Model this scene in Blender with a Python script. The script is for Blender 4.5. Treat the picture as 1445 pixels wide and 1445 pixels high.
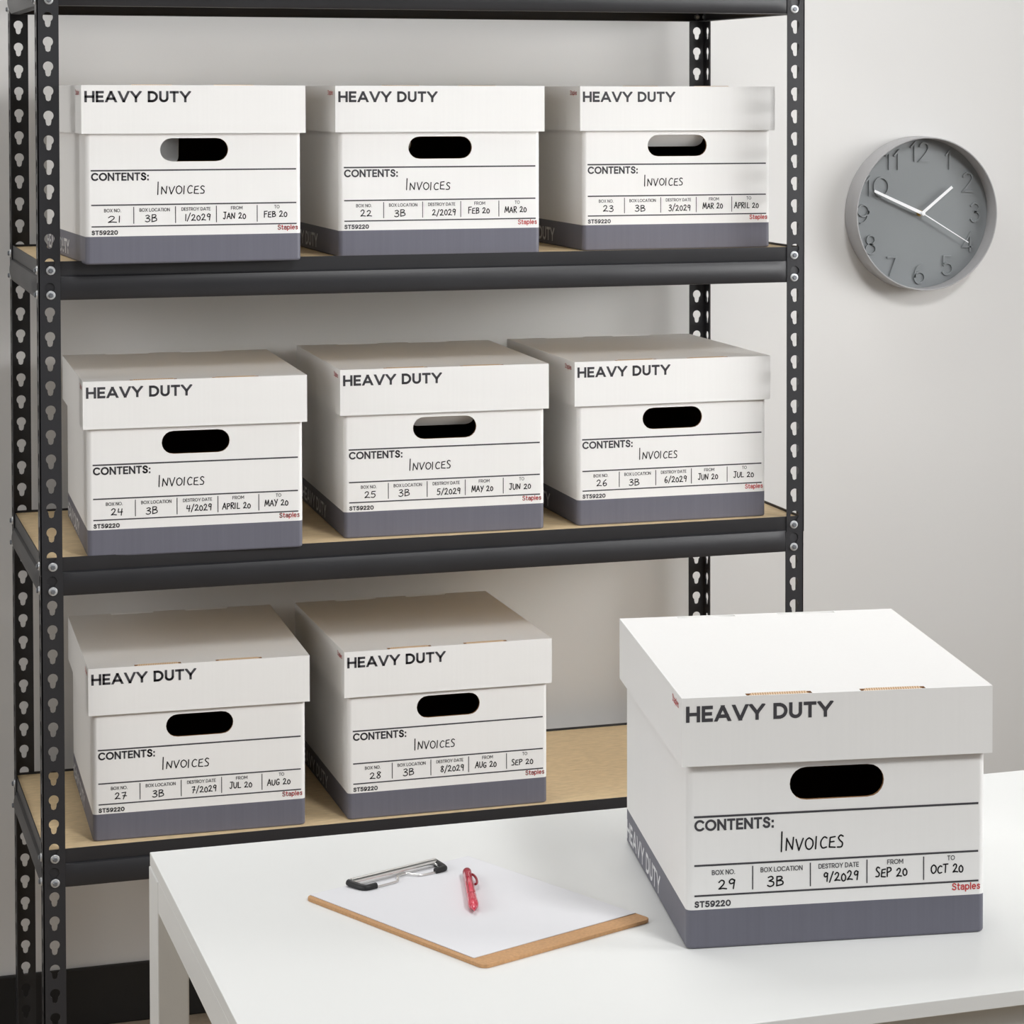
import bpy, bmesh, math, random
from mathutils import Vector, Matrix, Euler

for o in list(bpy.data.objects):
    bpy.data.objects.remove(o)
SC = bpy.context.scene
COL = SC.collection
PI = math.pi

# ---------------------------------------------------------------- camera
cd = bpy.data.cameras.new('camera')
cam = bpy.data.objects.new('camera', cd)
COL.objects.link(cam)
cam.location = (-0.37844, -4.04314, -0.08580)
cam.rotation_euler = (PI/2 - 0.031696, -0.000567, -0.343474)
cd.sensor_width = 36.0
cd.sensor_fit = 'HORIZONTAL'
cd.lens = 3755.03/1445*36.0
cd.shift_x = (722.5 - 1012.13)/1445
cd.shift_y = (254.10 - 722.5)/1445
cd.clip_start = 0.05
SC.camera = cam

# ---------------------------------------------------------------- world, unseen area lights placed and balanced for brightness, exposure
w = bpy.data.worlds.new('studio_ambient')
SC.world = w
w.use_nodes = True
bg = w.node_tree.nodes['Background']
bg.inputs['Color'].default_value = (1.0, 0.985, 0.965, 1)
bg.inputs['Strength'].default_value = 0.04

def area(name, loc, target, sx, sy, power, color=(1, 1, 1), spread=180):
    l = bpy.data.lights.new(name, 'AREA')
    l.shape = 'RECTANGLE'; l.size = sx; l.size_y = sy
    l.energy = power; l.color = color; l.spread = math.radians(spread)
    o = bpy.data.objects.new(name, l)
    COL.objects.link(o)
    o.location = loc
    d = Vector(target) - Vector(loc)
    o.rotation_euler = d.to_track_quat('-Z', 'Y').to_euler()
    return o
area('front_ceiling_light', (1.6, -4.2, 2.4), (0.3, 0.0, -0.6), 0.8, 0.8, 112)
area('upper_right_fill_light', (5.0, -3.2, 2.0), (0.5, 0.0, -0.6), 1.8, 1.8, 20)  # unseen area light added for the upper-right lighting, no window there
area('right_fill_light', (3.2, -1.0, 0.4), (0.3, -0.2, -0.7), 1.0, 0.9, 4)  # weak unseen fill added from the right, not a real window
area('right_low_light', (3.2, -0.8, -0.32), (0.2, 0.5, -0.55), 0.9, 0.9, 2.3, spread=55)  # added fill, aimed in under the shelves to brighten the wall behind
area('side_fill_light', (4.4, -2.3, 0.15), (-0.4, -0.1, -0.5), 2.4, 0.9, 13, spread=80)  # broad unseen fill added to lift the right end behind the shelves
area('low_softbox_light', (2.7, -1.9, 0.1), (-0.4, 0.2, -0.6), 1.4, 0.5, 7.0, spread=80)
area('left_fill_light', (-2.8, -1.6, 0.2), (0.6, -1.2, -0.8), 1.6, 1.6, 41)  # unseen fill added to brighten the left sides, not a real window
area('left_front_fill_light', (-2.2, -3.6, 0.8), (0.5, -0.5, -0.7), 1.6, 1.6, 15)  # second unseen fill, added at front left to soften the shade
area('ceiling_strip_light', (0.3, -0.2, 1.6), (0.3, 0.0, -0.9), 1.6, 0.4, 15)
area('wall_washer_light', (0.3, 0.1, 1.4), (0.3, 0.3, -0.9), 1.7, 0.25, 18)

SC.view_settings.view_transform = 'Standard'
SC.view_settings.look = 'None'
SC.view_settings.gamma = 1.0
SC.view_settings.exposure = -0.17
SC.view_settings.use_curve_mapping = False

# ---------------------------------------------------------------- helpers
def srgb(r, g, b):
    f = lambda c: (c/255/12.92) if c/255 <= 0.04045 else ((c/255+0.055)/1.055)**2.4
    return (f(r), f(g), f(b), 1)

def mat(name, col, rough=0.6, metal=0.0, spec=0.5, noise=None, bump=None, coat=0.0):
    """noise = (scale xyz, amount): brightness grain.  bump = (scale xyz, strength)."""
    m = bpy.data.materials.new(name); m.use_nodes = True
    nt = m.node_tree; N = nt.nodes; L = nt.links
    b = N['Principled BSDF']
    b.inputs['Base Color'].default_value = col
    b.inputs['Roughness'].default_value = rough
    b.inputs['Metallic'].default_value = metal
    b.inputs['Specular IOR Level'].default_value = spec
    b.inputs['Coat Weight'].default_value = coat
    if noise or bump:
        tc = N.new('ShaderNodeTexCoord')
    if noise:
        mp = N.new('ShaderNodeMapping'); mp.inputs['Scale'].default_value = noise[0]
        nz = N.new('ShaderNodeTexNoise'); nz.inputs['Scale'].default_value = 1.0
        nz.inputs['Detail'].default_value = 5
        rp = N.new('ShaderNodeValToRGB')
        a = noise[1]
        lo = tuple(max(0, c*(1-a)) for c in col[:3]) + (1,)
        hi = tuple(min(1, c*(1+a)) for c in col[:3]) + (1,)
        rp.color_ramp.elements[0].color = lo; rp.color_ramp.elements[0].position = 0.3
        rp.color_ramp.elements[1].color = hi; rp.color_ramp.elements[1].position = 0.7
        L.new(tc.outputs['Object'], mp.inputs['Vector']); L.new(mp.outputs[0], nz.inputs['Vector'])
        L.new(nz.outputs['Fac'], rp.inputs[0]); L.new(rp.outputs[0], b.inputs['Base Color'])
    if bump:
        mp2 = N.new('ShaderNodeMapping'); mp2.inputs['Scale'].default_value = bump[0]
        n2 = N.new('ShaderNodeTexNoise'); n2.inputs['Scale'].default_value = 1.0
        n2.inputs['Detail'].default_value = 3
        bp = N.new('ShaderNodeBump'); bp.inputs['Strength'].default_value = bump[1]
        bp.inputs['Distance'].default_value = 0.001
        L.new(tc.outputs['Object'], mp2.inputs['Vector']); L.new(mp2.outputs[0], n2.inputs['Vector'])
        L.new(n2.outputs['Fac'], bp.inputs['Height']); L.new(bp.outputs[0], b.inputs['Normal'])
    return m

M = {}
M['wall'] = mat('painted_wall', srgb(222, 221, 219), 0.75, spec=0.3, noise=((1.5, 1.5, 1.5), 0.012), bump=((350, 350, 350), 0.06))
M['base'] = mat('black_baseboard', srgb(24, 23, 23), 0.55)
M['floor'] = mat('taupe_floor', srgb(160, 145, 126), 0.7, noise=((60, 60, 60), 0.10))
M['steel'] = mat('black_powder_coat', srgb(41, 41, 44), 0.42, spec=0.5, noise=((9, 9, 9), 0.10), bump=((900, 900, 900), 0.10))
M['zinc'] = mat('zinc_bolt', srgb(222, 224, 226), 0.42, metal=0.75)
M['bolt_steel'] = mat('grey_bolt_steel', srgb(140, 144, 150), 0.4, metal=0.8)
M['board'] = mat('particle_board', srgb(224, 199, 158), 0.75, spec=0.3, noise=((60, 220, 60), 0.10))
M['card'] = mat('white_cardboard', srgb(236, 235, 233), 0.55, spec=0.35, noise=((260, 260, 3), 0.007), bump=((220, 220, 2), 0.03))
M['band'] = mat('grey_printed_band', srgb(104, 104, 115), 0.5, spec=0.4, noise=((260, 260, 5), 0.035), bump=((220, 220, 2), 0.03))
M['kraft'] = mat('kraft_cardboard', srgb(160, 120, 86), 0.8, spec=0.2, noise=((400, 400, 60), 0.18))
M['inner'] = mat('kraft_inside', srgb(120, 92, 70), 0.85, spec=0.2)
M['ink'] = mat('dark_grey_ink', srgb(68, 67, 71), 0.55, spec=0.3)
M['pen_ink'] = mat('black_marker_ink', srgb(22, 22, 24), 0.55, spec=0.3)
M['red_ink'] = mat('red_ink', srgb(196, 60, 62), 0.55, spec=0.3)
M['pale_ink'] = mat('pale_lettering', srgb(226, 226, 228), 0.55, spec=0.3)
M['table'] = mat('white_table_lacquer', srgb(236, 237, 235), 0.38, spec=0.4, bump=((500, 500, 500), 0.03))
M['hardboard'] = mat('brown_hardboard', srgb(196, 152, 108), 0.6, spec=0.3, noise=((300, 300, 300), 0.10))
M['paper'] = mat('white_paper', srgb(229, 229, 232), 0.8, spec=0.2)
M['chrome'] = mat('polished_chrome', srgb(236, 235, 232), 0.28, metal=1.0)
M['rubber'] = mat('black_rubber', srgb(30, 30, 31), 0.5)
M['red'] = mat('red_plastic', srgb(214, 48, 74), 0.25, spec=0.5, coat=0.3)
M['redclear'] = mat('clear_red_plastic', srgb(220, 58, 84), 0.15, spec=0.5, coat=0.4)
M['darkred'] = mat('dark_red_plastic', srgb(150, 24, 44), 0.3)
M['clockface'] = mat('grey_clock_face', srgb(134, 138, 140), 0.32, spec=0.45, noise=((9, 9, 5), 0.03))
M['clockcase'] = mat('grey_clock_case', srgb(168, 167, 168), 0.4, spec=0.5)
M['hand'] = mat('white_clock_hand', srgb(245, 246, 248), 0.4)
M['brass'] = mat('brass_spindle', srgb(190, 160, 90), 0.3, metal=1.0)

# striped corrugated board edge
mc = bpy.data.materials.new('corrugated_edge'); mc.use_nodes = True
_n = mc.node_tree.nodes; _l = mc.node_tree.links
_t = _n.new('ShaderNodeTexCoord'); _w = _n.new('ShaderNodeTexWave'); _r = _n.new('ShaderNodeValToRGB')
_w.bands_direction = 'X'; _w.inputs['Scale'].default_value = 120; _w.inputs['Distortion'].default_value = 1.5
_r.color_ramp.elements[0].color = srgb(172, 138, 104); _r.color_ramp.elements[1].color = srgb(226, 200, 168)
_l.new(_t.outputs['Object'], _w.inputs['Vector']); _l.new(_w.outputs['Fac'], _r.inputs[0])
_l.new(_r.outputs[0], _n['Principled BSDF'].inputs['Base Color'])
_n['Principled BSDF'].inputs['Roughness'].default_value = 0.85
M['corr'] = mc

def mesh_from(bm, name, mats, smooth=None, merge=True):
    if merge:
        bmesh.ops.remove_doubles(bm, verts=bm.verts, dist=1e-5)
    bmesh.ops.recalc_face_normals(bm, faces=bm.faces)
    me = bpy.data.meshes.new(name)
    bm.to_mesh(me); bm.free()
    for m_ in (mats if isinstance(mats, (list, tuple)) else [mats]):
        me.materials.append(m_)
    if smooth is not None:
        for p in me.polygons: p.use_smooth = True
        me.set_sharp_from_angle(angle=math.radians(smooth))
    return me

def link(name, me, parent=None, loc=None):
    o = bpy.data.objects.new(name, me)
    COL.objects.link(o)
    if parent: o.parent = parent
    if loc: o.location = loc
    return o

def obj(name, bm, mats, parent=None, smooth=None, bevel=None, merge=True):
    o = link(name, mesh_from(bm, name, mats, smooth, merge), parent)
    if bevel:
        b = o.modifiers.new('bevel', 'BEVEL'); b.width = bevel; b.segments = 2
        b.limit_method = 'ANGLE'; b.angle_limit = math.radians(50)
    return o

def thing(name, label, cat, loc=(0, 0, 0), rz=0, group=None):
    o = bpy.data.objects.new(name, None); COL.objects.link(o)
    o.location = loc; o.rotation_euler = (0, 0, rz)
    o.empty_display_size = 0.05
    o['label'] = label; o['category'] = cat
    if group: o['group'] = group
    return o

def face(bm, pts, mi=0):
    f = bm.faces.new([bm.verts.new(p) for p in pts]); f.material_index = mi
    return f

def box(bm, lo, hi, mi=0):
    x0, y0, z0 = lo; x1, y1, z1 = hi
    v = [bm.verts.new(p) for p in ((x0,y0,z0),(x1,y0,z0),(x1,y1,z0),(x0,y1,z0),(x0,y0,z1),(x1,y0,z1),(x1,y1,z1),(x0,y1,z1))]
    for ix in ((0,3,2,1),(4,5,6,7),(0,1,5,4),(1,2,6,5),(2,3,7,6),(3,0,4,7)):
        bm.faces.new([v[i] for i in ix]).material_index = mi

def lathe(bm, prof, axis_o, axis_d, seg=32, mi=0, close=False):
    """prof = [(radius, along)], turned about the axis."""
    d = Vector(axis_d).normalized()
    a = d.orthogonal().normalized(); b = d.cross(a)
    o = Vector(axis_o); rings = []
    for r, t in prof:
        if r < 1e-7:
            rings.append([bm.verts.new(o + d*t)])
        else:
            rings.append([bm.verts.new(o + d*t + (a*math.cos(2*PI*k/seg) + b*math.sin(2*PI*k/seg))*r) for k in range(seg)])
    n = len(rings)
    for i in range(n if close else n-1):
        p, q = rings[i], rings[(i+1) % n]
        for k in range(seg):
            k2 = (k+1) % seg
            if len(p) == 1 and len(q) == 1: continue
            if len(p) == 1: f = bm.faces.new((p[0], q[k], q[k2]))
            elif len(q) == 1: f = bm.faces.new((p[k], q[0], p[k2]))
            else: f = bm.faces.new((p[k], q[k], q[k2], p[k2]))
            f.material_index = mi

def tube(bm, pts, r, seg=10, mi=0):
    pts = [Vector(p) for p in pts]; rings = []
    up = Vector((0, 0, 1)); 
    for i, p in enumerate(pts):
        t = (pts[min(i+1, len(pts)-1)] - pts[max(i-1, 0)]).normalized()
        a = t.cross(up)
        if a.length < 1e-4: a = t.cross(Vector((1, 0, 0)))
        a.normalize(); b = a.cross(t)
        rr = r[i] if isinstance(r, (list, tuple)) else r
        rings.append([bm.verts.new(p + (a*math.cos(2*PI*k/seg) + b*math.sin(2*PI*k/seg))*rr) for k in range(seg)])
    for i in range(len(rings)-1):
        for k in range(seg):
            bm.faces.new((rings[i][k], rings[i+1][k], rings[i+1][(k+1) % seg], rings[i][(k+1) % seg])).material_index = mi
    bm.faces.new(rings[0]).material_index = mi; bm.faces.new(rings[-1]).material_index = mi

def smooth_path(pts, n=6):
    P = [Vector(p) for p in pts]; out = []
    for i in range(len(P)-1):
        p0 = P[max(i-1, 0)]; p1 = P[i]; p2 = P[i+1]; p3 = P[min(i+2, len(P)-1)]
        for k in range(n):
            t = k/n
            out.append(0.5*((2*p1) + (p2-p0)*t + (2*p0-5*p1+4*p2-p3)*t*t + (3*p1-p0-3*p2+p3)*t**3))
    out.append(P[-1]); return out

def ring_plate(bm, rect, centre, radius_of, to3, thick, mi=(0, 0, 0), extra=40, rim=(1, 1, 1, 1)):
    """a flat plate (u0,v0,u1,v1) with a star-shaped hole about centre. to3(u,v,depth) gives the point."""
    u0, v0, u1, v1 = rect; cu, cv = centre
    ang = [2*PI*k/extra for k in range(extra)]
    for (u, v) in ((u0, v0), (u1, v0), (u1, v1), (u0, v1)):
        ang.append(math.atan2(v-cv, u-cu) % (2*PI))
    ang = sorted(set(round(a, 7) for a in ang))
    def outer(a):
        c, s = math.cos(a), math.sin(a); t = 1e9
        if c > 1e-9: t = min(t, (u1-cu)/c)
        if c < -1e-9: t = min(t, (u0-cu)/c)
        if s > 1e-9: t = min(t, (v1-cv)/s)
        if s < -1e-9: t = min(t, (v0-cv)/s)
        return cu+c*t, cv+s*t
    O = [outer(a) for a in ang]
    I = [(cu+math.cos(a)*radius_of(a), cv+math.sin(a)*radius_of(a)) for a in ang]
    n = len(ang)
    fo = [bm.verts.new(to3(*p, 0)) for p in O]; fi = [bm.verts.new(to3(*p, 0)) for p in I]
    bo = [bm.verts.new(to3(*p, thick)) for p in O]; bi = [bm.verts.new(to3(*p, thick)) for p in I]
    for k in range(n):
        j = (k+1) % n
        bm.faces.new((fo[k], fo[j], fi[j], fi[k])).material_index = mi[0]
        bm.faces.new((bo[k], bi[k], bi[j], bo[j])).material_index = mi[1]
        bm.faces.new((fi[k], fi[j], bi[j], bi[k])).material_index = mi[2]
        # outer rim on the chosen sides: left, right, bottom, top
        pu, pv = O[k]; qu, qv = O[j]
        for side, on in (((abs(pu-u0) < 1e-6 and abs(qu-u0) < 1e-6), rim[0]), ((abs(pu-u1) < 1e-6 and abs(qu-u1) < 1e-6), rim[1]),
                         ((abs(pv-v0) < 1e-6 and abs(qv-v0) < 1e-6), rim[2]), ((abs(pv-v1) < 1e-6 and abs(qv-v1) < 1e-6), rim[3])):
            if side and on:
                bm.faces.new((fo[k], bo[k], bo[j], fo[j])).material_index = mi[0]

# ---------------------------------------------------------------- stroke lettering
def arc(cx, cy, rx, ry, a0, a1, n=14):
    return [(cx+rx*math.cos(math.radians(a0+(a1-a0)*k/n)), cy+ry*math.sin(math.radians(a0+(a1-a0)*k/n))) for k in range(n+1)]
def cr(*pts):
    return [(p.x, p.y) for p in smooth_path([(a, b, 0) for a, b in pts], 5)]
_S = cr((.55,.83),(.44,.96),(.29,1),(.11,.94),(.04,.76),(.12,.61),(.3,.53),(.49,.44),(.58,.26),(.49,.06),(.29,0),(.13,.04),(.0,.17))
_2 = cr((.02,.78),(.1,.94),(.29,1),(.48,.93),(.54,.74),(.46,.54),(.24,.26),(.02,.02)) + [(.0,0),(.58,0)]
PRINT = {
 'H': (.74, [[(0,0),(0,1)],[(.74,0),(.74,1)],[(0,.5),(.74,.5)]]),
 'E': (.54, [[(.54,1),(0,1),(0,0),(.54,0)],[(0,.5),(.48,.5)]]),
 'A': (.92, [[(0,-.06),(.46,1.06),(.92,-.06)],[(.15,.27),(.77,.27)]]),
 'V': (.9, [[(0,1.06),(.45,-.06),(.9,1.06)]]),
 'Y': (.82, [[(-.02,1.04),(.41,.42),(.84,1.04)],[(.41,.42),(.41,0)]]),
 'D': (.76, [[(.28,0),(0,0),(0,1),(.28,1)], arc(.28,.5,.48,.5,-90,90)]),
 'U': (.68, [[(0,1),(0,.36)] + arc(.34,.34,.34,.34,180,360) + [(.68,.36),(.68,1)]]),
 'T': (.66, [[(0,1),(.66,1)],[(.33,1),(.33,0)]]),
 'C': (.84, [arc(.48,.5,.48,.5,45,315,24)]),
 'O': (1.0, [arc(.5,.5,.5,.5,0,360,32)]),
 'N': (.74, [[(0,0),(0,1)],[(0,1.03),(.74,-.03)],[(.74,0),(.74,1)]]),
 'S': (.58, [_S]),
 ':': (.1, [[(.05,0),(.05,.03)],[(.05,.6),(.05,.63)]]),
 '.': (.08, [[(.04,0),(.04,.02)]]),
 'B': (.62, [[(.3,0),(0,0),(0,1),(.3,1)],[(0,.53),(.3,.53)], arc(.3,.765,.25,.235,-90,90), arc(.32,.265,.3,.265,-90,90)]),
 'X': (.76, [[(0,-.03),(.76,1.03)],[(0,1.03),(.76,-.03)]]),
 'L': (.5, [[(0,1),(0,0),(.5,0)]]),
 'I': (.02, [[(.01,0),(.01,1)]]),
 'R': (.64, [[(0,0),(0,1),(.34,1)], arc(.34,.71,.28,.29,-90,90), [(.34,.42),(0,.42)], [(.32,.42),(.64,-.03)]]),
 'F': (.52, [[(.52,1),(0,1),(0,0)],[(0,.48),(.46,.48)]]),
 'M': (.9, [[(0,0),(0,1)],[(0,1.03),(.45,.3),(.9,1.03)],[(.9,1),(.9,0)]]),
 '0': (.72, [arc(.36,.5,.36,.5,0,360,28)]),
 '2': (.58, [_2]),
 '5': (.58, [[(.52,1),(.08,1),(.04,.56)] + cr((.04,.56),(.28,.63),(.5,.54),(.58,.32),(.48,.08),(.26,0),(.1,.04),(.0,.16))]),
 '9': (.62, [arc(.31,.68,.31,.32,0,360,24), cr((.62,.66),(.6,.36),(.46,.1),(.24,0),(.06,.06))]),
 ' ': (.16, []),
 't': (.3, [[(.12,.95),(.12,.2)] + cr((.12,.2),(.16,.04),(.3,.01)), [(0,.7),(.3,.7)]]),
 'a': (.5, [cr((.02,.62),(.22,.7),(.42,.66),(.5,.48)) + [(.5,0)], cr((.5,.38),(.25,.42),(.04,.34),(.02,.14),(.18,0),(.4,.06),(.5,.2))]),
 'p': (.56, [[(0,.7),(0,-.3)], arc(.28,.35,.28,.35,0,360,20)]),
 'l': (.02, [[(.01,0),(.01,1)]]),
 'e': (.54, [[(.02,.37),(.53,.37)] + arc(.27,.35,.27,.35,5,310,18)]),
 's': (.42, [cr((.4,.6),(.24,.7),(.07,.64),(.06,.48),(.22,.37),(.38,.27),(.39,.1),(.22,0),(.02,.08))]),
}
HAND = {
 'I': (.06, [[(.03,.0),(.04,1.0)]]),
 'N': (.62, [[(.02,0),(.06,.95)],[(.06,.92),(.5,.06)],[(.5,.06),(.58,1.0)]]),
 'V': (.56, [[(0,.96),(.24,.0),(.56,1.02)]]),
 'O': (.62, [cr((.3,.95),(.08,.78),(.02,.42),(.16,.08),(.4,.04),(.6,.34),(.56,.74),(.3,.95))]),
 'C': (.52, [cr((.5,.86),(.3,.96),(.08,.7),(.04,.34),(.2,.04),(.5,.1))]),
 'E': (.5, [[(.46,.96),(.08,.9),(.04,.06),(.5,.02)],[(.06,.5),(.4,.54)]]),
 'S': (.44, [cr((.42,.9),(.22,1.0),(.06,.8),(.18,.58),(.4,.36),(.34,.06),(.02,.04))]),
 'J': (.5, [[(.1,1.0),(.52,1.0)], cr((.36,1.0),(.36,.3),(.24,.02),(.04,.14))]),
 'A': (.6, [[(0,0),(.3,1.0),(.6,0)],[(.1,.36),(.52,.36)]]),
 'F': (.48, [[(.06,0),(.04,.98)],[(.04,.96),(.5,1.0)],[(.05,.54),(.42,.58)]]),
 'B': (.5, [[(.06,0),(.04,1.0)], cr((.04,.98),(.36,.98),(.42,.74),(.1,.54)), cr((.1,.54),(.46,.5),(.5,.16),(.04,.0))]),
 'M': (.74, [[(0,0),(.12,.98)],[(.12,.98),(.36,.2),(.6,.98),(.74,.0)]]),
 'R': (.54, [[(.06,0),(.04,1.0)], cr((.04,.98),(.4,.98),(.44,.66),(.08,.5)),[(.14,.5),(.54,.0)]]),
 'P': (.48, [[(.06,0),(.04,1.0)], cr((.04,.98),(.4,.98),(.46,.66),(.08,.46))]),
 'L': (.44, [[(.06,1.0),(.03,.03),(.46,.05)]]),
 'Y': (.52, [[(.0,1.0),(.26,.5)],[(.54,1.04),(.14,-.1)]]),
 'U': (.54, [cr((.02,1.0),(.04,.3),(.2,.0),(.42,.14),(.52,.5))+[(.54,1.0)]]),
 'G': (.56, [cr((.5,.88),(.28,.98),(.06,.66),(.06,.28),(.26,.02),(.5,.16)) + [(.52,.42),(.3,.42)]]),
 'T': (.52, [[(.0,.98),(.54,1.0)],[(.27,.98),(.25,.0)]]),
 '0': (.48, [cr((.24,.82),(.05,.6),(.04,.24),(.2,.02),(.42,.12),(.46,.52),(.24,.82))]),
 '1': (.06, [[(.03,0),(.04,1.0)]]),
 '2': (.56, [cr((.02,.76),(.2,.98),(.4,.84),(.34,.5),(.02,.04)) + [(.3,.1),(.58,.04)]]),
 '3': (.48, [cr((.04,.9),(.28,1.0),(.42,.78),(.16,.56),(.14,.54),(.44,.42),(.44,.12),(.2,-.02),(.0,.1))]),
 '4': (.54, [[(.06,1.0),(.02,.46),(.5,.5)],[(.42,.98),(.38,-.02)]]),
 '5': (.5, [[(.48,1.0),(.1,.98),(.06,.58)] + cr((.06,.58),(.36,.6),(.46,.3),(.28,.02),(.0,.08))]),
 '6': (.48, [cr((.36,1.02),(.1,.66),(.04,.26),(.2,.0),(.42,.14),(.4,.42),(.2,.46),(.06,.28))]),
 '7': (.54, [[(.02,.94),(.46,1.0),(.2,.0)],[(.14,.5),(.54,.46)]]),
 '8': (.46, [cr((.42,.86),(.22,1.0),(.06,.8),(.22,.56),(.42,.24),(.24,.0),(.04,.18),(.2,.5),(.42,.86))]),
 '9': (.46, [cr((.42,.82),(.22,.98),(.04,.76),(.14,.52),(.38,.62),(.43,.88)) + [(.36,.0)]]),
 '/': (.4, [[(.02,-.12),(.4,1.1)]]),
 ' ': (.3, []),
}
def clip(poly, lo, hi):
    for sgn, lim in ((1, lo), (-1, -hi)):
        out = []
        for i in range(len(poly)):
            p, q = poly[i], poly[(i+1) % len(poly)]
            dp, dq = sgn*p[1]-lim, sgn*q[1]-lim
            if dp >= 0: out.append(p)
            if (dp >= 0) != (dq >= 0):
                t = dp/(dp-dq); out.append((p[0]+(q[0]-p[0])*t, p[1]+(q[1]-p[1])*t))
        poly = out
        if len(poly) < 3: return []
    return poly

def layout(text, font, gap, small=0.0):
    """glyph strokes of a line in cap-height units, plus the line's length."""
    x = 0; out = []
    for i, ch in enumerate(text):
        wd, st = font[ch]
        out.append([[(x+px, py) for px, py in s] for s in st])
        x += wd+gap-(.03 if font is PRINT and text[i:i+2] in ('AV', 'VY', 'AT', 'TA') else 0)+(.16 if ch == 'I' and font is HAND else 0)
    return out, x-gap

def print_polys(text, x0, z0, cap, width, weight):
    """printed capitals: returns polygons in (u,v); weight is the stroke thickness."""
    h = weight/2; polys = []
    gl, ln = layout(text, PRINT, .135 + weight/cap)
    sx = (width-weight)/ln; sy = cap-weight
    desc = any(c in 'p' for c in text)
    for strokes in gl:
        for s in strokes:
            P = [(x0+h+px*sx, z0+h+py*sy) for px, py in s]
            for i in range(len(P)-1):
                a, b = Vector(P[i]), Vector(P[i+1]); d = b-a
                if d.length < 1e-9: continue
                d.normalize()
                def ext(j, di):
                    if j == 0 or j == len(P)-1:
                        closed = (Vector(P[0])-Vector(P[-1])).length < 1e-6
                        return weight*.1 if closed else h
                    e = Vector(P[j+di])-Vector(P[j])
                    return h if e.length > 1e-9 and d.angle(e.normalized()*(1 if di > 0 else -1), 0) > .7 else weight*.12
                a2 = a - d*ext(i, -1); b2 = b + d*ext(i+1, 1) if i+1 < len(P)-1 else b + d*ext(len(P)-1, 1)
                n = Vector((-d.y, d.x))*h
                q = [tuple(a2+n), tuple(a2-n), tuple(b2-n), tuple(b2+n)]
                q = clip(q, z0 - (cap*.4 if desc else 0), z0+cap)
                if q: polys.append(q)
    return polys

def hand_polys(text, x0, z0, cap, width, weight, rng, tall=1.0):
    """handwritten capitals with a wobble; the first letter of each word may stand taller."""
    polys = []; h = weight/2
    gl, ln = layout(text, HAND, .17)
    sx = width/ln; first = True
    for ch, strokes in zip(text, gl):
        k = tall if first and ch.isalpha() else 1.0
        first = (ch == ' ')
        dz = rng.uniform(-.05, .05)*cap; sl = .06+rng.uniform(-.05, .05); sc = k*rng.uniform(.93, 1.06)
        for s in strokes:
            P = [(x0+px*sx+py*cap*sl*.6+rng.uniform(-.006, .006)*cap, z0+dz+py*cap*sc-(k-1)*cap*.03) for px, py in s]
            for i in range(len(P)-1):
                a, b = Vector(P[i]), Vector(P[i+1]); d = b-a
                if d.length < 1e-9: continue
                n = Vector((-d.y, d.x)).normalized()*h
                polys.append([tuple(a+n), tuple(a-n), tuple(b-n), tuple(b+n)])
            for p in P:
                polys.append([(p[0]+h*math.cos(PI*k2/4), p[1]+h*math.sin(PI*k2/4)) for k2 in range(8)])
    return polys

def rect_poly(u0, v0, u1, v1): return [(u0, v0), (u1, v0), (u1, v1), (u0, v1)]

def decal(name, polys, to3, m_, parent=None, mesh_only=False):
    bm = bmesh.new()
    for q in polys:
        try: bm.faces.new([bm.verts.new(to3(u, v)) for u, v in q])
        except ValueError: pass
    # all faces look the same way as the first one's outward side
    me = bpy.data.meshes.new(name); bm.to_mesh(me); bm.free(); me.materials.append(m_)
    return me if mesh_only else link(name, me, parent)

# ---------------------------------------------------------------- the room
WALL_Y, FLOOR_Z = 0.5459, -1.670
def structure(name, bm, m_, bevel=None):
    o = obj(name, bm, m_, bevel=bevel); o['kind'] = 'structure'; return o
bm = bmesh.new(); box(bm, (-3.5, WALL_Y, FLOOR_Z), (4.2, WALL_Y+.1, 1.6)); structure('wall_back', bm, M['wall'])
bm = bmesh.new(); box(bm, (-3.5, -5.0, FLOOR_Z-.08), (4.2, WALL_Y+.1, FLOOR_Z)); structure('floor', bm, M['floor'])
bm = bmesh.new(); box(bm, (-3.5, WALL_Y-.011, FLOOR_Z), (4.2, WALL_Y, -1.569)); structure('baseboard_back', bm, M['base'], bevel=.003)

# ---------------------------------------------------------------- shelving unit
PITCH = 0.036479
WID, DEP = 1.219, 0.4885
SHELF = [0.1016, -0.3359, -0.7779, -1.2162]
unit = thing('shelving_unit', 'black steel shelving unit with keyhole posts and four tan boards, against the wall', 'shelf', (0, 0, FLOOR_Z))
UZ = -FLOOR_Z

def keyhole(a):
    """radius of the keyhole outline about the middle of its round head"""
    R, hw, zb = .0074, .0042, -.0108
    c, s = math.cos(a), math.sin(a); r = R
    if s < -0.2:
        if abs(c) > 1e-6:
            t = (hw+.0006*max(0, 1-abs(s)))/abs(c)
            if t*s < zb: t = None
        else: t = None
        if t is None:
            B = s*zb; D = B*B-(zb*zb-hw*hw)
            t = B+math.sqrt(max(D, 0))
        r = max(R, t) if t > R else R
    return r

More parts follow.
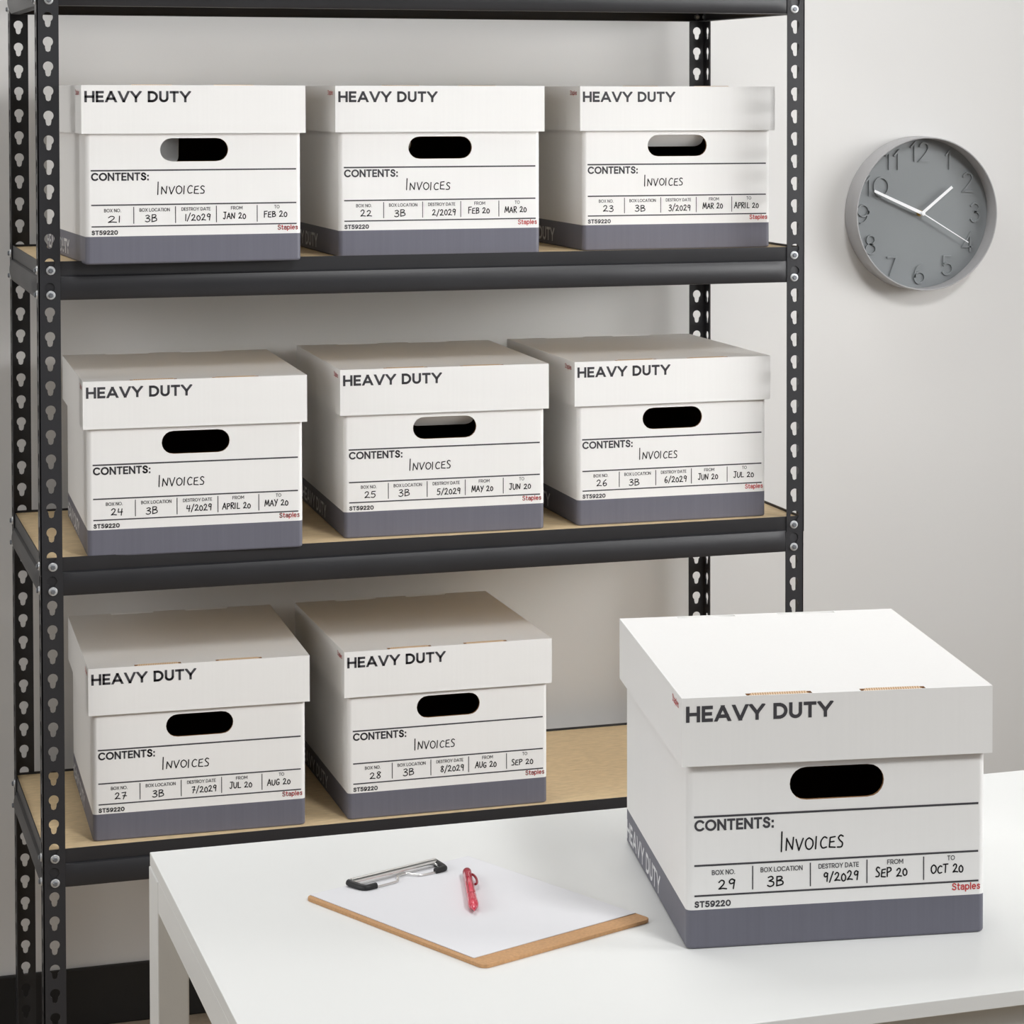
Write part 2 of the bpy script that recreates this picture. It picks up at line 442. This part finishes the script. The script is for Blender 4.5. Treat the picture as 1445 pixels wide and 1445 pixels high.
def post_section(name, z_top, z_bot, sx, sy, fl, inset):
    """an L-shaped angle: corner at the unit's outer corner, slots in both flanges. sx, sy = +1 at the low side."""
    bm = bmesh.new(); T = .0018
    x0 = 0 if sx > 0 else WID; y0 = 0 if sy > 0 else DEP
    k0 = math.floor((-z_top)/PITCH); k1 = math.ceil((-z_bot)/PITCH)
    def front(u, v, d): return (x0+sx*(u+inset), y0+sy*(d+inset), v+UZ)
    def side(u, v, d): return (x0+sx*(d+inset), y0+sy*(u+inset), v+UZ)
    zs = []
    for k in range(k0-1, k1+2):
        zh = .0008-k*PITCH           # top of keyhole k
        zs.append((zh+.0067, zh-PITCH+.0067, zh-.0074))
    for cell_top, cell_bot, hc in zs:
        t, b = min(cell_top, z_top), max(cell_bot, z_bot)
        if t-b < .001: continue
        whole = hc+.0085 < t and hc-.0165 > b
        for to3 in (front, side):
            if whole:
                ring_plate(bm, (0, b, fl, t), (.0163, hc), keyhole, to3, T, extra=28, rim=(1, 1, b <= z_bot+1e-6, t >= z_top-1e-6))
            else:
                P = [to3(0,b,0), to3(fl,b,0), to3(fl,t,0), to3(0,t,0)]; Q = [to3(0,b,T), to3(fl,b,T), to3(fl,t,T), to3(0,t,T)]
                face(bm, P); face(bm, Q[::-1])
                for i in range(4): face(bm, (P[i], Q[i], Q[(i+1) % 4], P[(i+1) % 4]))
    return obj(name, bm, M['steel'], unit)

posts = {}
for sx, sy in ((1, 1), (-1, 1), (1, -1), (-1, -1)):
    fl = .0318 if sx > 0 else .0302
    posts[sx, sy] = post_section('post', .128, -.7995, sx, sy, fl, 0)
    post_section('post', -.7995, FLOOR_Z, sx, sy, fl+.0008, .0007 if sx < 0 else .0003)

def beam_profile(f):
    """(outward, height) section of a shelf beam: flat upper lip, groove, rounded lower roll; f flattens the roll."""
    b = .0072*f
    pts = [(0, .0035), (0, -.0165), (-.0012*f, -.0185)]
    for k in range(11):
        t = k/10
        z = -.0195-.0325*t
        pts.append((b*math.sin(PI*min(1, .12+t*.80))**.7, z))
    pts += [(b*.1, -.0540), (-.004, -.0546), (-.016, -.0546), (-.016, -.0530), (-.0045, -.0530), (-.0030, -.0500), (-.0030, -.0135), (-.020, -.0135), (-.020, -.0122), (-.0016, -.0122), (-.0016, .0035)]
    return pts

def beam(z, axis, at, a0, a1, outward):
    """axis 'x' runs along the front/back, 'y' along the sides"""
    bm = bmesh.new(); rings = []
    for s, f in ((a0, 0.0), (a0+.026, 0.0), (a0+.045, 1.0), (a1-.045, 1.0), (a1-.026, 0.0), (a1, 0.0)):
        ring = []
        for o, h in beam_profile(f):
            p = (s, at+outward*o, z+h+UZ) if axis == 'x' else (at+outward*o, s, z+h+UZ)
            ring.append(bm.verts.new(p))
        rings.append(ring)
    n = len(rings[0])
    for i in range(len(rings)-1):
        for k in range(n):
            bm.faces.new((rings[i][k], rings[i+1][k], rings[i+1][(k+1) % n], rings[i][(k+1) % n]))
    bm.faces.new(rings[0]); bm.faces.new(rings[-1])
    return obj('beam', bm, M['steel'], unit, smooth=35)

def bolt_mesh():
    bm = bmesh.new()
    # washer, domed hex head outward along -Y, shank to +Y with a nut
    lathe(bm, [(.0036, -.0022), (.0058, -.0020), (.0066, -.0010), (.0067, 0), (.0028, 0), (.0028, .0105), (0, .0105)], (0, 0, 0), (0, 1, 0), 24, mi=0)
    lathe(bm, [(0, -.0050), (.0030, -.0050), (.0037, -.0044), (.0039, -.0018), (0, -.0018)], (0, 0, 0), (0, 1, 0), 6, mi=1)
    lathe(bm, [(.0028, .0050), (.0056, .0050), (.0056, .0085), (.0028, .0085)], (0, 0, 0), (0, 1, 0), 6, mi=1)
    return mesh_from(bm, 'bolt', [M['zinc'], M['bolt_steel']], 30)
BOLT = bolt_mesh()
for i, z in enumerate(SHELF):
    I = .0022
    beam(z, 'x', I, .003, WID-.003, -1)
    beam(z, 'x', DEP-I, .003, WID-.003, 1)
    beam(z, 'y', I, .004, DEP-.004, -1)
    beam(z, 'y', WID-I, .004, DEP-.004, 1)
    bm = bmesh.new(); box(bm, (.0045, .0045, z-.0120+UZ), (WID-.0045, DEP-.0045, z+UZ))
    obj('shelf_board', bm, M['board'], unit, bevel=.0006)
    for (sx, sy), p in posts.items():
        for dz in (-.0100, -.0100-PITCH):
            for fl in (0, 1):
                o = bpy.data.objects.new('bolt', BOLT); COL.objects.link(o); o.parent = p
                px = 0 if sx > 0 else WID; py = 0 if sy > 0 else DEP
                if fl == 0:
                    o.location = (px+sx*.0178, py, z+dz+UZ); o.rotation_euler = (0, 0, 0 if sy > 0 else PI)
                else:
                    o.location = (px, py+sy*.0170, z+dz+UZ); o.rotation_euler = (0, 0, -PI/2 if sx > 0 else PI/2)

# ---------------------------------------------------------------- table
TX0, TX1, TY0, TY1, TZ = .0385, 1.300, -1.6775, -.8979, -.9751
t = thing('table', 'white rectangular table with square legs standing in front of the black shelving', 'table', ((TX0+TX1)/2, (TY0+TY1)/2, FLOOR_Z))
ox, oy = t.location.x, t.location.y
def tb(name, lo, hi, bev=.0015):
    bm = bmesh.new(); box(bm, (lo[0]-ox, lo[1]-oy, lo[2]+UZ), (hi[0]-ox, hi[1]-oy, hi[2]+UZ))
    return obj(name, bm, M['table'], t, bevel=bev)
tb('tabletop', (TX0, TY0, TZ-.0155), (TX1, TY1, TZ), .0007)
for x in (TX0, TX1-.018): tb('apron', (x, TY0+.070, TZ-.052), (x+.018, TY1-.070, TZ-.0154), .0003)
for y in (TY0+.022, TY1-.040): tb('apron', (TX0+.036, y, TZ-.052), (TX1-.036, y+.018, TZ-.0154), .0003)
for x, s in ((TX0-.0012, 1), (TX1+.0012, -1)):
    for y0, y1 in ((TY0-.0, TY0+.070), (TY1-.070, TY1+.0)):
        tb('leg', (min(x, x+s*.036), y0, FLOOR_Z), (max(x, x+s*.036), y1, TZ-.0156), .0015)

# ---------------------------------------------------------------- file boxes
BW, BD, BH, LH, INS = .3343, .4298, .2652, .0717, .0062
BAND = .0413
BT = BH-.0045            # top of the body, under the lid
FT = .0040               # board thickness
def stadium(cx, cz, hw, hh):
    def r(a):
        c, s = math.cos(a), math.sin(a)
        if abs(s) > 1e-9 and abs(hh/abs(s)*c) <= hw-hh: return hh/abs(s)
        e = hw-hh; B = e*abs(c)
        return B+math.sqrt(max(B*B-(e*e-hh*hh), 0))
    return r
HC = (.1667, .1690); HHW, HHH = .0508, .0174

def body_mesh():
    bm = bmesh.new()
    x0, x1, y0, y1 = INS, BW-INS, INS, BD-.0115
    r = .0070
    # front and back panels with the hand hole
    for y, sg in ((y0, 1), (y1, -1)):
        to3 = lambda u, v, d, y=y, sg=sg: (u, y+sg*d, v)
        ring_plate(bm, (x0+r, .120, x1-r, BT), HC, stadium(*HC, HHW, HHH), to3, FT, (0, 2, 3), extra=64, rim=(0, 0, 0, 1))
        for z_0, z_1, mi in ((.0030, BAND, 1), (BAND, .120, 0)):
            face(bm, [to3(x0+r, z_0, 0), to3(x1-r, z_0, 0), to3(x1-r, z_1, 0), to3(x0+r, z_1, 0)], mi)
            face(bm, [to3(x0+r, z_0, FT), to3(x1-r, z_0, FT), to3(x1-r, z_1, FT), to3(x0+r, z_1, FT)], 2)
    zs = [(.0030, BAND, 1), (BAND, .120, 0), (.120, BT, 0)]
    def corner(cx, cy, a0):
        P = [(math.cos(math.radians(a0+90*k/9)), math.sin(math.radians(a0+90*k/9))) for k in range(10)]
        return [((cx+r*c, cy+r*s), (cx+(r-FT)*c, cy+(r-FT)*s)) for c, s in P]
    chains = [corner(x0+r, y1-r, 90) , corner(x0+r, y0+r, 180), corner(x1-r, y0+r, 270), corner(x1-r, y1-r, 0)]
    strips = [chains[0] + chains[1], chains[2] + chains[3]]      # left side and right side
    for st in strips:
        for (o0, i0), (o1, i1) in zip(st[:-1], st[1:]):
            for z_0, z_1, mi in zs:
                face(bm, [(*o0, z_0), (*o1, z_0), (*o1, z_1), (*o0, z_1)], mi)
                face(bm, [(*i0, z_0), (*i1, z_0), (*i1, z_1), (*i0, z_1)], 2)
            face(bm, [(*o0, BT), (*o1, BT), (*i1, BT), (*i0, BT)], 3)
    # rounded lower edge and the floor of the box
    loop = [o for ch in chains for o, i in ch]
    b0 = loop; cxm, cym = (x0+x1)/2, (y0+y1)/2
    def shrink(p, d): return (p[0] + (d if p[0] < cxm else -d), p[1] + (d if p[1] < cym else -d))
    prev = [(*p, .0030) for p in b0]
    for d, z in ((.0006, .0014), (.0018, .0004), (.0030, 0)):
        cur = [(*shrink(p, d), z) for p in b0]
        for k in range(len(b0)):
            j = (k+1) % len(b0)
            face(bm, [prev[k], prev[j], cur[j], cur[k]], 1)
        prev = cur
    face(bm, prev, 1)
    inner = [(*i, .0040) for ch in chains for o, i in ch]
    face(bm, inner, 2)
    return mesh_from(bm, 'body', [M['card'], M['band'], M['inner'], M['kraft']])

SLOTS = ((.0690, .1390), (.1914, .2616))
def lid_mesh():
    bm = bmesh.new()
    z0, z1 = BH-LH, BH
    xs = [0, .0690, .1390, .1914, .2616, BW]
    ys = [0, .0014, .0110, BD-.0110, BD-.0014, BD]
    tk = FT
    def hole(i, j): return i in (1, 3) and j in (1, 3)
    for i in range(5):
        for j in range(5):
            a, b, c, d = xs[i], xs[i+1], ys[j], ys[j+1]
            if hole(i, j):
                for (p, q) in (((a,c),(b,c)), ((b,c),(b,d)), ((b,d),(a,d)), ((a,d),(a,c))):
                    face(bm, [(*p, z1), (*q, z1), (*q, z1-tk), (*p, z1-tk)], 1 if j == 1 else 0)
            else:
                face(bm, [(a,c,z1), (b,c,z1), (b,d,z1), (a,d,z1)], 0)
                aa, bb = max(a, tk), min(b, BW-tk); cc, dd = max(c, tk), min(d, BD-tk)
                if bb-aa > 1e-5 and dd-cc > 1e-5:
                    face(bm, [(aa,cc,z1-tk), (aa,dd,z1-tk), (bb,dd,z1-tk), (bb,cc,z1-tk)], 0)
    # skirts
    for i in range(5):
        for y in (0, BD):
            face(bm, [(xs[i], y, z0), (xs[i+1], y, z0), (xs[i+1], y, z1), (xs[i], y, z1)], 0)
    for j in range(5):
        for x in (0, BW):
            # the folded front panel shows its cut edge on the sides
            face(bm, [(x, ys[j], z0), (x, ys[j+1], z0), (x, ys[j+1], z1), (x, ys[j], z1)], 0)
    q = [(tk, tk), (BW-tk, tk), (BW-tk, BD-tk), (tk, BD-tk)]; p = [(0, 0), (BW, 0), (BW, BD), (0, BD)]
    for k in range(4):
        j = (k+1) % 4
        face(bm, [(*q[k], z0), (*q[j], z0), (*q[j], z1-tk), (*q[k], z1-tk)], 0)
        face(bm, [(*p[k], z0), (*p[j], z0), (*q[j], z0), (*q[k], z0)], 1)
    return mesh_from(bm, 'lid', [M['card'], M['kraft']])

def tab_mesh(m_):
    """corrugated locking tab sitting in a lid slot, its ends cut on the slant"""
    bm = bmesh.new(); L = .0702; W = .0092
    for z_0, z_1 in ((-.0060, .0008),):
        lo = [(.0024, .0012), (L-.0024, .0012), (L-.0058, W-.0012), (.0058, W-.0012)]
        a = [bm.verts.new((x, y, z_0)) for x, y in lo]; b = [bm.verts.new((x, y, z_1-.0024*(y < .002))) for x, y in lo]
        bm.faces.new(a[::-1]); bm.faces.new(b)
        for k in range(4): bm.faces.new((a[k], a[(k+1) % 4], b[(k+1) % 4], b[k]))
    return mesh_from(bm, 'locking_tab', m_)

def flap_mesh(w0, w1, ang, length, deep=0.0, up=0.0):
    """push-in flap of the hand hole, hinged along the top of the hole, or hung deeper inside for shade"""
    bm = bmesh.new(); n = 8; pts = []
    rr = .012
    for a in range(n+1): pts.append((w0+rr-rr*math.cos(PI/2*a/n), -length+rr-rr*math.sin(PI/2*a/n)))
    pts = [(w0, 0)] + pts
    right = [(w1-(u-w0), v) for u, v in pts][::-1]
    outline = pts + right
    c, s = math.cos(ang), math.sin(ang)
    f = lambda u, v, d: (u, -v*s + d*c + INS+FT+.0006+deep, HC[1]+HHH-.0008+up + v*c + d*s)
    A = [bm.verts.new(f(u, v, 0)) for u, v in outline]; B = [bm.verts.new(f(u, v, .003)) for u, v in outline]
    bm.faces.new(A); bm.faces.new(B[::-1])
    for k in range(len(A)): bm.faces.new((A[k], A[(k+1) % len(A)], B[(k+1) % len(A)], B[k]))
    return mesh_from(bm, 'handle_flap', M['card'])

BODY, LID, TAB, REAR_TAB = body_mesh(), lid_mesh(), tab_mesh(M['corr']), tab_mesh(M['card'])
EPS = .00025
on_front = lambda u, v: (u, INS-EPS, v)
on_lid = lambda u, v: (u, -EPS, v)
on_left = lambda u, v: (INS-EPS, -u, v)         # u runs from the back to the front
on_lid_left = lambda u, v: (-EPS, -u, v)
form = [rect_poly(.0140, .1378, .3208, .1400), rect_poly(.0144, .0868, .3208, .0888), rect_poly(.0146, .0551, .3212, .0570)]
for x in (.0764, .1382, .1993, .2610): form.append(rect_poly(x-.0006, .0598, x+.0006, .0848))
form += print_polys('CONTENTS:', .0144, .1238, .0120, .0850, .0024)
form += print_polys('BOX NO.', .0330, .0772, .0052, .0248, .0008)
form += print_polys('BOX LOCATION', .0848, .0774, .0052, .0450, .0008)
form += print_polys('DESTROY DATE', .1470, .0778, .0052, .0435, .0008)
form += print_polys('FROM', .2212, .0785, .0052, .0175, .0008)
form += print_polys('TO', .2869, .0793, .0052, .0083, .0008)
form += print_polys('ST59220', .0147, .0438, .0068, .0385, .0015)
FORM = decal('printed_form', form, on_front, M['ink'], mesh_only=True)
LOGO = decal('red_lettering', print_polys('Staples', .2921, .0468, .0078, .0310, .00125), on_front, M['red_ink'], mesh_only=True)
TITLE = decal('title_lettering', print_polys('HEAVY DUTY', .0046, .2398, .0168, .1560, .0036), on_lid, M['ink'], mesh_only=True)
SIDE = decal('side_lettering', print_polys('HEAVY DUTY', -.4110, .0068, .0225, .2385, .0042), on_left, M['pale_ink'], mesh_only=True)
LIDLOGO = decal('red_lettering', print_polys('Staples', -.0560, .2508, .0080, .0380, .0011), on_lid_left, M['red_ink'], mesh_only=True)

def file_box(no, x, y, z, rz, dest, frm, to, place, group=None, flap=None):
    b = thing('file_box', f'white lidded file box numbered {no}, {place}', 'box', (x, y, z), rz, group)
    body = link('body', BODY, b)
    lid = link('lid', LID, b)
    for me in (FORM, LOGO, SIDE): link(me.name.split('.')[0], me, body)
    for me in (TITLE, LIDLOGO): link(me.name.split('.')[0], me, lid)
    for a, c in SLOTS:
        link('locking_tab', TAB, lid, (a, .0016, BH))
        o = link('locking_tab', REAR_TAB, lid, (c, BD-.0016, BH-.0028)); o.rotation_euler = (0, 0, PI)
    rng = random.Random(no*7+1); hp = []
    J = lambda q: rng.uniform(-q, q)
    hp += hand_polys('INVOICES', (.1066 if no == 29 else .1120+J(.002)), (.0990 if no == 29 else .1030+J(.001)), .0125 if no == 29 else .0118, .067+J(.003), .00155, rng, tall=1.75 if no == 29 else 1.5)
    def field(txt, cx, z0, cap, wd, tall=1.0):
        return hand_polys(txt, cx-wd/2+J(.0015), z0+J(.0008), cap, wd, .00145, rng, tall)
    hp += field(str(no), .0480, .0625, .0098, .0170)
    hp += field('3B', .1015, .0624, .0102, .0160)
    hp += field(dest, .1712, .0632, .0095, .0370)
    hp += field(frm, .2270, .0648, .0088, .034 if len(frm) < 8 else .042, 1.12)
    hp += field(to, .2880, .0655, .0088, .035 if len(to) < 8 else .042, 1.12)
    decal('handwriting', hp, on_front, M['pen_ink'], body)
    if flap:
        link('handle_flap', flap_mesh(*flap), body)
    return b

HL, HR = HC[0]-HHW+.002, HC[0]+HHW-.002
G = 'file boxes on the black shelving'
file_box(21, .0586, -.0474, SHELF[1], .0392, '1/2029', 'JAN 20', 'FEB 20', 'at the left end of the upper row', G, (HL-.01, HL+.036, .10, .100, .045, .060))  # flap set back from the hole so that it falls in shade
file_box(22, .4471, .0089, SHELF[1], .0041, '2/2029', 'FEB 20', 'MAR 20', 'in the middle of the upper row', G)
file_box(23, .8538, .0560, SHELF[1], -.0031, '3/2029', 'MAR 20', 'APRIL 20', 'at the right end of the upper row', G, (HL, HR, .9, .030))
file_box(24, .0629, -.0024, SHELF[2], -.0338, '4/2029', 'APRIL 20', 'MAY 20', 'at the left end of the middle row', G)
file_box(25, .4594, .0410, SHELF[2], -.0319, '5/2029', 'MAY 20', 'JUN 20', 'in the middle of the middle row', G, (HL, HR, .95, .028))
file_box(26, .8386, .0373, SHELF[2], -.0106, '6/2029', 'JUN 20', 'JUL 20', 'at the right end of the middle row', G)
file_box(27, .0715, .0314, SHELF[3], -.0357, '7/2029', 'JUL 20', 'AUG 20', 'left one of two on the lower shelf', G)
file_box(28, .4604, .0221, SHELF[3], -.0085, '8/2029', 'AUG 20', 'SEP 20', 'right one of two on the lower shelf', G)
file_box(29, .5090, -1.4536, TZ, -.1565, '9/2029', 'SEP 20', 'OCT 20', 'standing on the white table beside the clipboard')

# ---------------------------------------------------------------- clipboard, on the table
CB = Vector((.3017, -1.4380)); long_d = Vector((-.1271, .2946)).normalized(); short_d = Vector((long_d.y, -long_d.x))
CLEN, CWID, CTH = .3209, .2285, .0040
ang = math.atan2(short_d.y, short_d.x)
cb = thing('clipboard', 'brown hardboard clipboard with a wire clip lying on the white table', 'clipboard', (CB.x, CB.y, TZ), ang)
def rounded(bm, x0, y0, x1, y1, r, z0, z1, n=6):
    pts = []
    for cx, cy, a in ((x1-r, y1-r, 0), (x0+r, y1-r, 90), (x0+r, y0+r, 180), (x1-r, y0+r, 270)):
        for k in range(n+1):
            t_ = math.radians(a+90*k/n); pts.append((cx+r*math.cos(t_), cy+r*math.sin(t_)))
    A = [bm.verts.new((*p, z0)) for p in pts]; B = [bm.verts.new((*p, z1)) for p in pts]
    bm.faces.new(A[::-1]); bm.faces.new(B)
    for k in range(len(pts)): bm.faces.new((A[k], A[(k+1) % len(pts)], B[(k+1) % len(pts)], B[k]))
bm = bmesh.new(); rounded(bm, 0, 0, CWID, CLEN, .009, 0, CTH); obj('board', bm, M['hardboard'], cb, bevel=.0005)
clip_o = bpy.data.objects
bm = bmesh.new()
CX0, CX1, CY, CZ = .0560, .1745, CLEN-.0075, CTH+.0052
# rolled chrome bar along the top edge
lathe(bm, [(0, 0), (.0038, 0), (.0048, .001), (.0048, CX1-CX0-.001), (.0038, CX1-CX0), (0, CX1-CX0)], (CX0, CY, CZ), (1, 0, 0), 18)
spring = obj('clip', bm, M['chrome'], cb, smooth=40); spring['label'] = 'chrome wire clip'
bm = bmesh.new()
zw = CTH+.0022
wire = [(CX0+.004, CY-.003, CZ), (CX0+.004, CY-.018, zw), (CX0+.012, CY-.0235, zw), (CX0+.042, CY-.0235, zw), (CX0+.050, CY-.021, zw+.0006), (CX0+.056, CY-.012, zw+.0012), (CX0+.064, CY-.0085, zw+.0012),
        (CX0+.072, CY-.009, zw+.0012), (CX0+.077, CY-.018, zw+.0006), (CX0+.084, CY-.0225, zw), (CX1-.012, CY-.0235, zw), (CX1-.004, CY-.018, zw), (CX1-.004, CY-.003, CZ)]
tube(bm, smooth_path(wire, 6), .0013, 8)
obj('wire', bm, M['chrome'], spring, smooth=60)
for sgn, x in ((1, CX0), (-1, CX1)):
    bm = bmesh.new()
    path = [(x-sgn*.0005, CY+.0035, CZ), (x+sgn*.0005, CY-.006, CZ-.0008), (x+sgn*.0025, CY-.0185, zw+.0014), (x+sgn*.0065, CY-.0232, zw+.0014), (x+sgn*.0180, CY-.0236, zw+.0014)]
    tube(bm, smooth_path(path, 5), .0037, 12)
    obj('rubber_cover', bm, M['rubber'], spring, smooth=50)
bm = bmesh.new(); rounded(bm, 0, 0, .2205, .2950, .0006, 0, .0007, 2)
pp = obj('paper_sheet', bm, M['paper']); pp.location = (CB.x, CB.y, TZ+CTH+.0002); pp.rotation_euler = (0, 0, ang)
off = Matrix.Rotation(ang, 3, 'Z') @ Vector((.0062, .0250, 0)); pp.location += off
pp['label'] = 'blank white paper sheet held on the clipboard under the red pen'; pp['category'] = 'paper'

# ---------------------------------------------------------------- pen, on the paper
PR_ = .0056; pl = .150
tip = Vector((.3335, -1.2760, 0)); pd = Vector((.0300, .1530, 0)).normalized()
pen = thing('mechanical_pencil', 'red plastic pen with a clip lying on the white paper', 'pen', (tip.x, tip.y, TZ+CTH+.0010+PR_), math.atan2(pd.y, pd.x))
bm = bmesh.new(); lathe(bm, [(.0042, .050), (.0048, .051), (.0048, .134), (.0042, .135)], (0, 0, 0), (1, 0, 0), 24); lathe(bm, [(0, .050), (.0042, .050)], (0, 0, 0), (1, 0, 0), 24); lathe(bm, [(0, .135), (.0042, .135)], (0, 0, 0), (1, 0, 0), 24)
obj('barrel', bm, M['redclear'], pen, smooth=40)
bm = bmesh.new()
for s in (-1, 1): tube(bm, [(.054, s*.0028, .0040), (.130, s*.0028, .0040)], .0006, 6)
obj('lead_channel', bm, M['darkred'], pen)
bm = bmesh.new(); lathe(bm, [(0, .013), (.0036, .0135), (.0052, .017), (.0057, .024), (.0054, .034), (.0052, .044), (.0054, .0515), (.0048, .053), (0, .053)], (0, 0, 0), (1, 0, 0), 28)
obj('grip', bm, M['red'], pen, smooth=40)
bm = bmesh.new(); lathe(bm, [(0, -.001), (.0005, -.001), (.0006, .003), (.0016, .004), (.0034, .0134), (0, .0134)], (0, 0, 0), (1, 0, 0), 20)
obj('tip', bm, M['redclear'], pen, smooth=40)
bm = bmesh.new(); lathe(bm, [(0, .1345), (.0047, .1350), (.0050, .137), (.0050, .1435), (.0042, .1452), (.0030, .1455), (.0030, .1490), (0, .1495)], (0, 0, 0), (1, 0, 0), 20)
obj('end_cap', bm, M['darkred'], pen, smooth=40)
bm = bmesh.new()
path = [(.132, -.0046, .0005), (.128, -.0066, .0005), (.118, -.0085, .0005), (.104, -.0090, .0005), (.096, -.0080, .0005), (.093, -.0064, .0005)]
tube(bm, smooth_path(path, 5), .0014, 10)
obj('pocket_clip', bm, M['darkred'], pen, smooth=50)

# ---------------------------------------------------------------- wall clock
CK = (1.6600, -0.3060); CR = .1435; CDEP = .0545
ck = thing('wall_clock', 'round grey wall clock with raised numerals and white hands', 'clock', (CK[0], WALL_Y, CK[1]))
N = 96
bm = bmesh.new()
# case: profile about -Y, from the wall to the front ring and back down inside to the face
lathe(bm, [(CR-.004, 0), (CR+.0008, .002), (CR+.0012, .012), (CR+.0004, .030), (CR, CDEP-.001), (CR-.0006, CDEP), (CR-.0022, CDEP), (CR-.0028, CDEP-.001), (CR-.0030, .016), (CR-.010, .016), (CR-.010, 0)], (0, 0, 0), (0, -1, 0), N, close=True)
obj('case', bm, M['clockcase'], ck, smooth=40)
FY = .0165
bm = bmesh.new(); lathe(bm, [(0, FY), (CR-.0034, FY), (CR-.0034, .010), (0, .010)], (0, 0, 0), (0, -1, 0), N)
dial = obj('dial', bm, M['clockface'], ck, smooth=40)
NUM = dict(PRINT)
NUM.update({'1': (.26, [[(.0,.74),(.24,1.0),(.24,0)]]), '3': (.54, [cr((.02,.84),(.14,.97),(.3,1),(.46,.92),(.48,.72),(.36,.57),(.2,.54)) , cr((.2,.54),(.42,.5),(.54,.3),(.46,.08),(.26,0),(.1,.03),(0,.16))]),
 '4': (.6, [[(.44,0),(.44,1.0),(.0,.28),(.6,.28)]]), '6': (.6, [arc(.3,.31,.3,.31,0,360,24), cr((.0,.32),(.06,.66),(.22,.92),(.5,1.0))]),
 '7': (.56, [[(0,1),(.56,1),(.18,0)]]), '8': (.58, [arc(.29,.76,.24,.24,0,360,22), arc(.29,.26,.29,.26,0,360,22)]),
 '9': (.6, [arc(.3,.69,.3,.31,0,360,24), cr((.6,.68),(.54,.34),(.38,.08),(.1,0))]), '2': (.58, [_2]), '5': PRINT['5'],
 '0': (.84, [arc(.42,.5,.42,.5,0,360,30)])})
for n in range(1, 13):
    a = math.radians(90-30*n); nr = .101 if n == 10 else .1145; cx, cz = nr*math.cos(a), nr*math.sin(a)
    hgt, wt_ = .0345, .0030
    gl, ln = layout(str(n), NUM, .26)
    bm = bmesh.new()
    for strokes in gl:
        for s in strokes:
            pts = [(cx+(px-ln/2)*hgt, -FY-.0006, cz+(py-.5)*hgt) for px, py in s]
            # square-edged raised strip
            P = [Vector((p[0], p[2])) for p in pts]
            closed = (P[0]-P[-1]).length < 1e-6
            off = []
            for i in range(len(P)):
                d0 = (P[i]-P[i-1]).normalized() if i > 0 else ((P[0]-P[-2]).normalized() if closed else None)
                d1 = (P[i+1]-P[i]).normalized() if i < len(P)-1 else ((P[1]-P[0]).normalized() if closed else None)
                n0 = Vector((-d0.y, d0.x)) if d0 else None; n1 = Vector((-d1.y, d1.x)) if d1 else None
                if n0 and n1:
                    m_ = (n0+n1).normalized(); k_ = 1/max(.35, m_.dot(n0)); off.append(m_*k_*wt_/2)
                else: off.append((n0 or n1)*wt_/2)
            lay = []
            for p, o_ in zip(P, off):
                A, B = p+o_, p-o_
                lay.append([bm.verts.new((A.x, -FY+.0005, A.y)), bm.verts.new((A.x, -FY-.0036, A.y)), bm.verts.new((B.x, -FY-.0036, B.y)), bm.verts.new((B.x, -FY+.0005, B.y))])
            for i in range(len(lay)-1):
                for k in range(4):
                    bm.faces.new((lay[i][k], lay[i][(k+1) % 4], lay[i+1][(k+1) % 4], lay[i+1][k]))
            if not closed:
                bm.faces.new(lay[0]); bm.faces.new(lay[-1])
    obj('numeral', bm, M['clockface'], dial)
def hand(name, dx, dz, y, w0, w1, back):
    L = math.hypot(dx, dz); d = Vector((dx, dz))/L; nrm = Vector((-d.y, d.x))
    bm = bmesh.new(); q = []
    for t_, w_ in ((-back, w0), (L, w1)):
        for s in (1, -1):
            p = d*t_ + nrm*w_*s/2; q.append((p.x, p.y))
    q = [q[0], q[1], q[3], q[2]]
    A = [bm.verts.new((u, -y, v)) for u, v in q]; B = [bm.verts.new((u, -y-.0007, v)) for u, v in q]
    bm.faces.new(A); bm.faces.new(B[::-1])
    for k in range(4): bm.faces.new((A[k], A[(k+1) % 4], B[(k+1) % 4], B[k]))
    return obj(name, bm, M['hand'], ck)
hand('hour_hand', .0617, .0491, FY+.0125, .0056, .0052, .004)
hand('minute_hand', -.0980, .0434, FY+.0150, .0062, .0048, .004)
hand('second_hand', .0932, -.0558, FY+.0180, .0022, .0014, .004)
bm = bmesh.new(); lathe(bm, [(0, FY-.0005), (.0058, FY-.0005), (.0058, FY+.003), (.0032, FY+.0035), (.0032, FY+.0162), (0, FY+.0162)], (0, 0, 0), (0, -1, 0), 20)
sp = obj('spindle', bm, M['brass'], ck, smooth=40); sp['label'] = 'brass spindle'
bm = bmesh.new(); lathe(bm, [(0, FY+.0162), (.0040, FY+.0162), (.0040, FY+.0192), (.0030, FY+.0200), (0, FY+.0200)], (0, 0, 0), (0, -1, 0), 20)
obj('hub_cap', bm, M['hand'], ck, smooth=40)
